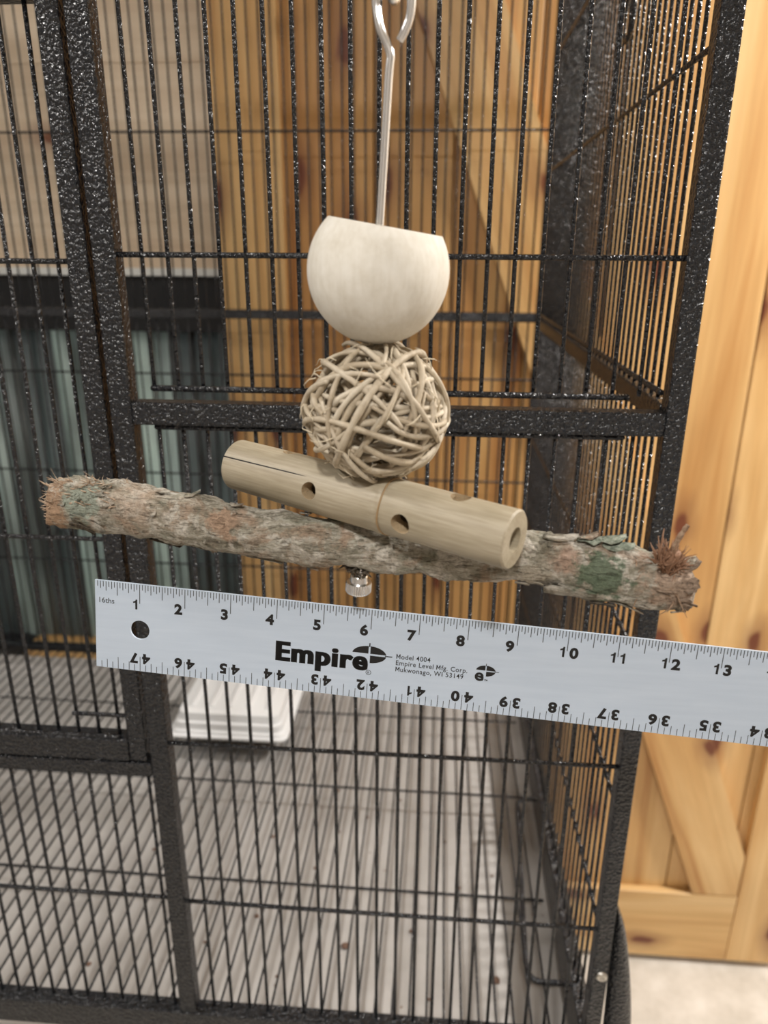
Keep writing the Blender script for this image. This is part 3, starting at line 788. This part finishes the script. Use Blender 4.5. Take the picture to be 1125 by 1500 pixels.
    flake(.25, 84, .008, .004, .001, .003, M_BARK, .4); flake(.315, 80, .009, .004, .001, .003, M_BARK, -.4); flake(.36, -84, .020, .004, .0006, .001, M_BARK, .05)
    for i in range(30):
        t = rnd.choice((rnd.uniform(.02, .45), rnd.uniform(.66, .98))); flake(t, rnd.uniform(-75, 95), rnd.uniform(.003, .008), rnd.uniform(.0015, .004), rnd.uniform(0, .0006), rnd.uniform(.0004, .0018), M_BARK, rnd.uniform(-.6, .6))
    def knot(t, ang, r, h, mat):
        p, T_, d, s = at(t, ang, -.001); K = 16; vs, fs = [], []
        pr = [(1.5, 0), (1.15, .5), (1.0, 1.0), (.55, 1.05), (.4, .6), (.05, .5)]
        for a_, b_ in pr:
            for j in range(K): a = 2*pi*j/K; w_ = 1+.16*noise.noise(Vector((j*1.3, a_*3, t*50))); vs.append(p+(T_*cos(a)*1.3+s*sin(a))*r*a_*w_+d*h*b_+Hz)
        for i in range(len(pr)-1):
            for j in range(K): fs.append((i*K+j, i*K+(j+1) % K, (i+1)*K+(j+1) % K, (i+1)*K+j))
        fs.append(tuple((len(pr)-1)*K+j for j in range(K))); obj('branch_knot', mesh('branch_knot', vs, fs, mat), o)
    knot(.105, -18, .0030, .0020, M_BARK); knot(.30, 25, .0024, .0016, M_BARK); knot(.40, 10, .0022, .0015, M_BARK); knot(.285, -35, .0022, .0014, M_BARK); knot(.885, 40, .0055, .0035, M_BARK)
    # shredded left end
    def fibres(name, src, nfib, L0, L1, rad, mat, par):
        vs, fs = [], []
        for i in range(nfib):
            p, d = src(); L = rnd.uniform(L0, L1); sd = Vector((rnd.gauss(0, 1), rnd.gauss(0, 1), rnd.gauss(0, 1)))*.35; P = []
            for k in range(5): s = k/4; P.append(p+d*L*s+sd*L*s*s+Hz)
            r = rad*rnd.uniform(.5, 1.3); tube_data(P, [r, r, r*.85, r*.6, r*.25], 5, True, vs, fs)
        return tag(obj(name, mesh(name, vs, fs, mat), par), kind='stuff')
    def src_left():
        a = rnd.uniform(0, 2*pi); rr = .0120*sqrt(rnd.random()); p = P4[0]+Vector((.0015+rnd.uniform(0, .003), rr*cos(a), rr*sin(a)))
        return p, Vector((-1, rnd.gauss(0, .13), rnd.gauss(0, .13)))
    fibres('shredded_end', src_left, 420, .002, .0062, .00062, M_FIBRE, o)
    def src_lefttop():
        t = rnd.uniform(.01, .16); p, T_, d, s = at(t, rnd.uniform(20, 100), -.0003)
        return p, (-T_*rnd.uniform(.3, 1)*rnd.choice((1, 1, -1))+d*rnd.uniform(.1, .45)).normalized()
    fibres('bark_splinters', src_lefttop, 60, .002, .007, .0004, M_FIBRE, o)
    # torn twig stub with fibres on the right
    p, T_, d, s = at(.893, 62, -.002)
    P = smoothpts([p, p+d*.004, p+d*.007+T_*.0005+Vector((0, 0, .001)), p+d*.009+T_*.001+Vector((0, 0, .0025))], 5)
    k = len(P); vs, fs = tube_data([q+Hz for q in P], [.0048-.0022*(i/(k-1))**.8 for i in range(k)], 14); obj('twig_stub', mesh('twig_stub', vs, fs, M_FIBRE2), o)
    P = smoothpts([p+d*.008, p+d*.013-T_*.0005+Vector((0, 0, .003)), p+d*.016+T_*.001+Vector((0, 0, .0075)), p+d*.0165+T_*.0025+Vector((0, 0, .0105))], 5)
    k = len(P); vs, fs = tube_data([q+Hz for q in P], [(.0014-.0004*(i/(k-1)))*(1+.18*sin(i*1.7)) for i in range(k)], 10); obj('twig_tip', mesh('twig_tip', vs, fs, M_FLAKE[2]), o)
    def src_knot():
        a = rnd.uniform(0, 2*pi); rr = .0048*sqrt(rnd.random()); q = p+T_*rr*cos(a)*1.1+s*rr*sin(a)
        return q, (d+T_*rnd.gauss(-.05, .16)+s*rnd.gauss(0, .16)).normalized()
    fibres('torn_twig_fibres', src_knot, 260, .006, .0115, .0006, M_FIBRE2, o)
    p2, T2_, d2_, s2_ = at(.905, 30, -.0005)
    def src_wrap():
        t = rnd.uniform(.84, .93); q, T3, d3, s3 = at(t, rnd.uniform(-30, 75), -.0002); return q, (s3*rnd.choice((1, -1))+T3*rnd.gauss(0, .5)+d3*.12).normalized()
    fibres('torn_bark_strips', src_wrap, 40, .003, .007, .00035, M_FLAKE[2], o)
    def src_nut():
        a = rnd.uniform(0, 2*pi); q = onrod(-.1495)+Vector((.006*cos(a), .006*sin(a), rnd.uniform(-.001, .003))); return q, Vector((rnd.gauss(0, .8), rnd.gauss(0, .8), rnd.gauss(-.4, .3))).normalized()
    fibres('splintered_rod_hole', src_nut, 60, .002, .005, .0007, M_FLAKE[4], o)
branch()
toy.location += Vector((.0003, -.005, .0009))

# ------------------------------------------------------------------ ruler
IN = .0254
RM = Matrix(((.99752042, .04417768, .0547846), (-.05005078, .99256685, .11093228), (-.04947664, -.11339923, .99231682)))
RO = Vector((-.18349198, .35567612, -.16857015))+Hz
def rp(x, y, h=0): return RO+RM @ Vector((x*IN, -h, -y*IN))       # inches along, inches down, metres proud of the face
def ruler():
    hx, hy, hr = 1.0, 1.04, .215; n = 48; th = .0011; vs, fs = [], []
    def sq(a):
        c, s = cos(a), sin(a); k = 1/max(abs(c), abs(s)); return hx+c*k*.95, hy+s*k*.95
    A = [2*pi*j/n+pi/4 for j in range(n)]
    for h in (0, -th):
        for a in A: vs.append(rp(hx+hr*cos(a), hy+hr*sin(a), h))
        for a in A: x, y = sq(a); vs.append(rp(x, y, h))
    def i_(layer, ring, j): return layer*2*n+ring*n+(j % n)
    for j in range(n):
        fs.append((i_(0, 0, j), i_(0, 0, j+1), i_(0, 1, j+1), i_(0, 1, j))); fs.append((i_(1, 0, j), i_(1, 1, j), i_(1, 1, j+1), i_(1, 0, j+1)))
        fs.append((i_(0, 0, j), i_(1, 0, j), i_(1, 0, j+1), i_(0, 0, j+1)))
    bm = bmesh.new()
    for v in vs: bm.verts.new(v)
    bm.verts.ensure_lookup_table()
    for f in fs: bm.faces.new([bm.verts[k] for k in f])
    x0, x1, y0, y1 = hx-.95, hx+.95, hy-.95, hy+.95
    def slab(a0, a1, b0, b1):
        q = [bm.verts.new(rp(x, y, h)) for h in (0, -th) for x, y in ((a0, b0), (a1, b0), (a1, b1), (a0, b1))]
        for f in ((0, 1, 2, 3), (7, 6, 5, 4), (0, 4, 5, 1), (1, 5, 6, 2), (2, 6, 7, 3), (3, 7, 4, 0)): bm.faces.new([q[k] for k in f])
    slab(0, x0, 0, 2); slab(x1, 48, 0, 2); slab(x0, x1, 0, y0); slab(x0, x1, y1, 2)
    bmesh.ops.recalc_face_normals(bm, faces=bm.faces)
    m = bpy.data.meshes.new('ruler'); bm.to_mesh(m); bm.free(); m.materials.append(M_RULER)
    o = obj('ruler', m, None); tag(o, 'long aluminium ruler with black inch numbers held level before the cage', 'ruler')
    E_ = .00006
    # graduation marks
    vs, fs = [], []
    def line(x, a, b, w_=.016):
        k = len(vs)
        for X, Y in ((x-w_/2, a), (x+w_/2, a), (x+w_/2, b), (x-w_/2, b)): vs.append(rp(X, Y, E_))
        fs.append((k, k+3, k+2, k+1))
    for i in range(1, 48*16):
        L = .44 if i % 16 == 0 else .31 if i % 8 == 0 else .225 if i % 4 == 0 else .175 if i % 2 == 0 else .135
        line(i/16, 0.012, L, .016)
    for i in range(1, 48*8):
        L = .34 if i % 8 == 0 else .27 if i % 4 == 0 else .2 if i % 2 == 0 else .15
        line(i/8, 2-L, 1.995, .013)
    obj('graduation_marks', mesh('graduation_marks', vs, fs, M_INK2, False), o)
    def text(s, size, off=0.0, sx=1.0, space=1.0, align='LEFT', shear=0):
        c = bpy.data.curves.new('t', 'FONT'); c.body = s; c.size = size; c.offset = off; c.align_x = align; c.space_character = space; c.shear = shear
        c.fill_mode = 'FRONT'; c.resolution_u = 4
        t = bpy.data.objects.new('t', c); C.objects.link(t); m = evaluated(t)
        V2 = [(v.co.x*sx, v.co.y) for v in m.vertices]; F2 = [tuple(p.vertices) for p in m.polygons]
        bpy.data.objects.remove(t, do_unlink=True); bpy.data.curves.remove(c); bpy.data.meshes.remove(m)
        return V2, F2
    def put(bank, tx, x, y, flip=False):
        vs, fs = bank; k = len(vs); V2, F2 = tx
        for a, b in V2: vs.append(rp(x+(-a if flip else a), y+(b if flip else -b), E_))
        fs += [tuple(k+i for i in f) for f in F2]
    def bbox(tx): xs = [a for a, b in tx[0]]; return min(xs), max(xs)
    CAP = .305                                   # font size that gives .21 inch capitals
    dig = {d: text(d, CAP, .0145, 1.10) for d in '023456789'}
    hh = max(y for x_, y in dig['7'][0])
    dig['1'] = ([(.060, 0), (.105, 0), (.105, hh), (.072, hh), (.060, hh*.86), (.012, hh*.77), (.012, hh*.62), (.060, hh*.67)], [(0, 1, 2, 3, 4, 7), (4, 5, 6, 7)])
    for i in range(1, 48):
        for s_, flip in ((str(i), False), (str(48-i), True)):
            bank = ([], []); base = 1.60 if flip else .575; q = -1 if flip else 1
            if len(s_) == 1:
                a, b = bbox(dig[s_]); put(bank, dig[s_], i-q*(.055+b), base, flip)
            else:
                a, b = bbox(dig[s_[0]]); put(bank, dig[s_[0]], i-q*(.045+b), base, flip); a, b = bbox(dig[s_[1]]); put(bank, dig[s_[1]], i+q*(.05-a), base, flip)
            obj('inch_number', mesh('inch_number', *bank, M_INK, False), o)
    bank = ([], []); put(bank, text('16ths', .17, .001), .06, .50); obj('scale_note', mesh('scale_note', *bank, M_INK2, False), o)
    # maker's mark: heavy lettering and the split ellipse
    def ell(bank, cx, cy, rx, ry, gap, quads):
        vs, fs = bank
        for q in quads:
            a0 = q*pi/2; k = len(vs); gx = gap*(1 if cos(a0+pi/4) > 0 else -1); gy = gap*(1 if sin(a0+pi/4) > 0 else -1)
            vs.append(rp(cx+gx, cy-gy, E_))
            for i in range(13):
                a = a0+pi/2*i/12; X = rx*cos(a); Y = ry*sin(a)
                X = X if abs(X) > gap else gx; Y = Y if abs(Y) > gap else gy
                vs.append(rp(cx+X, cy-Y, E_))
            for i in range(12): fs.append((k, k+1+i, k+2+i))
    def bar(bank, x0, x1, y0, y1):
        vs, fs = bank; k = len(vs)
        for X, Y in ((x0, y0), (x0, y1), (x1, y1), (x1, y0)): vs.append(rp(X, Y, E_))
        fs.append((k, k+1, k+2, k+3))
    def logo(name, word, size, off, sx, space, x, base, cx, cy, rx, ry):
        bank = ([], []); tw_ = text(word, size, off, sx, space)
        for sh in ((-.018, 0, .018) if len(word) > 1 else (0,)): put(bank, tw_, x+sh*size/.6, base)
        ell(bank, cx, cy, rx, ry, rx*.055, (0, 1, 3)); bar(bank, cx-rx*.035, cx+rx*.035, cy-ry*1.35, cy-ry*.9); bar(bank, cx+rx*.92, cx+rx*1.35, cy-ry*.06, cy+ry*.06)
        return bank
    tw = text('Empire', .60, .019, 1.0, 1.10); a, b = bbox(tw); k = (5.97-4.02)/(b-a)
    bank = logo('maker_mark', 'Empire', .60, .019, k, 1.10, 4.02-a*k, 1.35, 6.00, 1.00, .36, .19)
    obj('maker_mark', mesh('maker_mark', *bank, M_INK, False), o)
    bank = logo('small_mark', 'e', .36, .011, 1.1, 1, 8.21, 1.29, 8.43, 1.07, .20, .12); put(bank, text('TM', .055, .001), 8.41, 1.29)
    obj('small_mark', mesh('small_mark', *bank, M_INK, False), o)
    bank = ([], []); put(bank, text('R', .075, .001), 5.985, 1.43)
    vs, fs = bank
    for i in range(20):
        a, b = 2*pi*i/20, 2*pi*(i+1)/20; k = len(vs)
        for r, t in ((.058, a), (.058, b), (.047, b), (.047, a)): vs.append(rp(6.008+r*cos(t), 1.403+r*sin(t), E_))
        fs.append((k, k+3, k+2, k+1))
    obj('registered_mark', mesh('registered_mark', *bank, M_INK, False), o)
    bank = ([], [])
    for i, s in enumerate(('Model 4004', 'Empire Level Mfg. Corp.', 'Mukwonago, WI 53149')):
        x_ = 6.57; y_ = 1.02+i*.142; cap = .104
        for part in s.replace('M', '|M|').split('|'):
            if part == 'M':
                put(bank, ([(0, 0), (.017, 0), (.017, cap), (0, cap), (.068, 0), (.085, 0), (.085, cap), (.068, cap), (.034, .028), (.051, .028)],
                           [(0, 1, 2, 3), (4, 5, 6, 7), (3, 2, 9, 8), (7, 6, 9, 8)]), x_, y_); x_ += .103
            elif part:
                t_ = text(part.strip(), .150, .0015, .92, 1.10); a, b = bbox(t_); put(bank, t_, x_-a, y_); x_ += b-a+.016+(.045 if part.endswith(' ') else 0)
    obj('maker_address', mesh('maker_address', *bank, M_INK, False), o)
ruler()
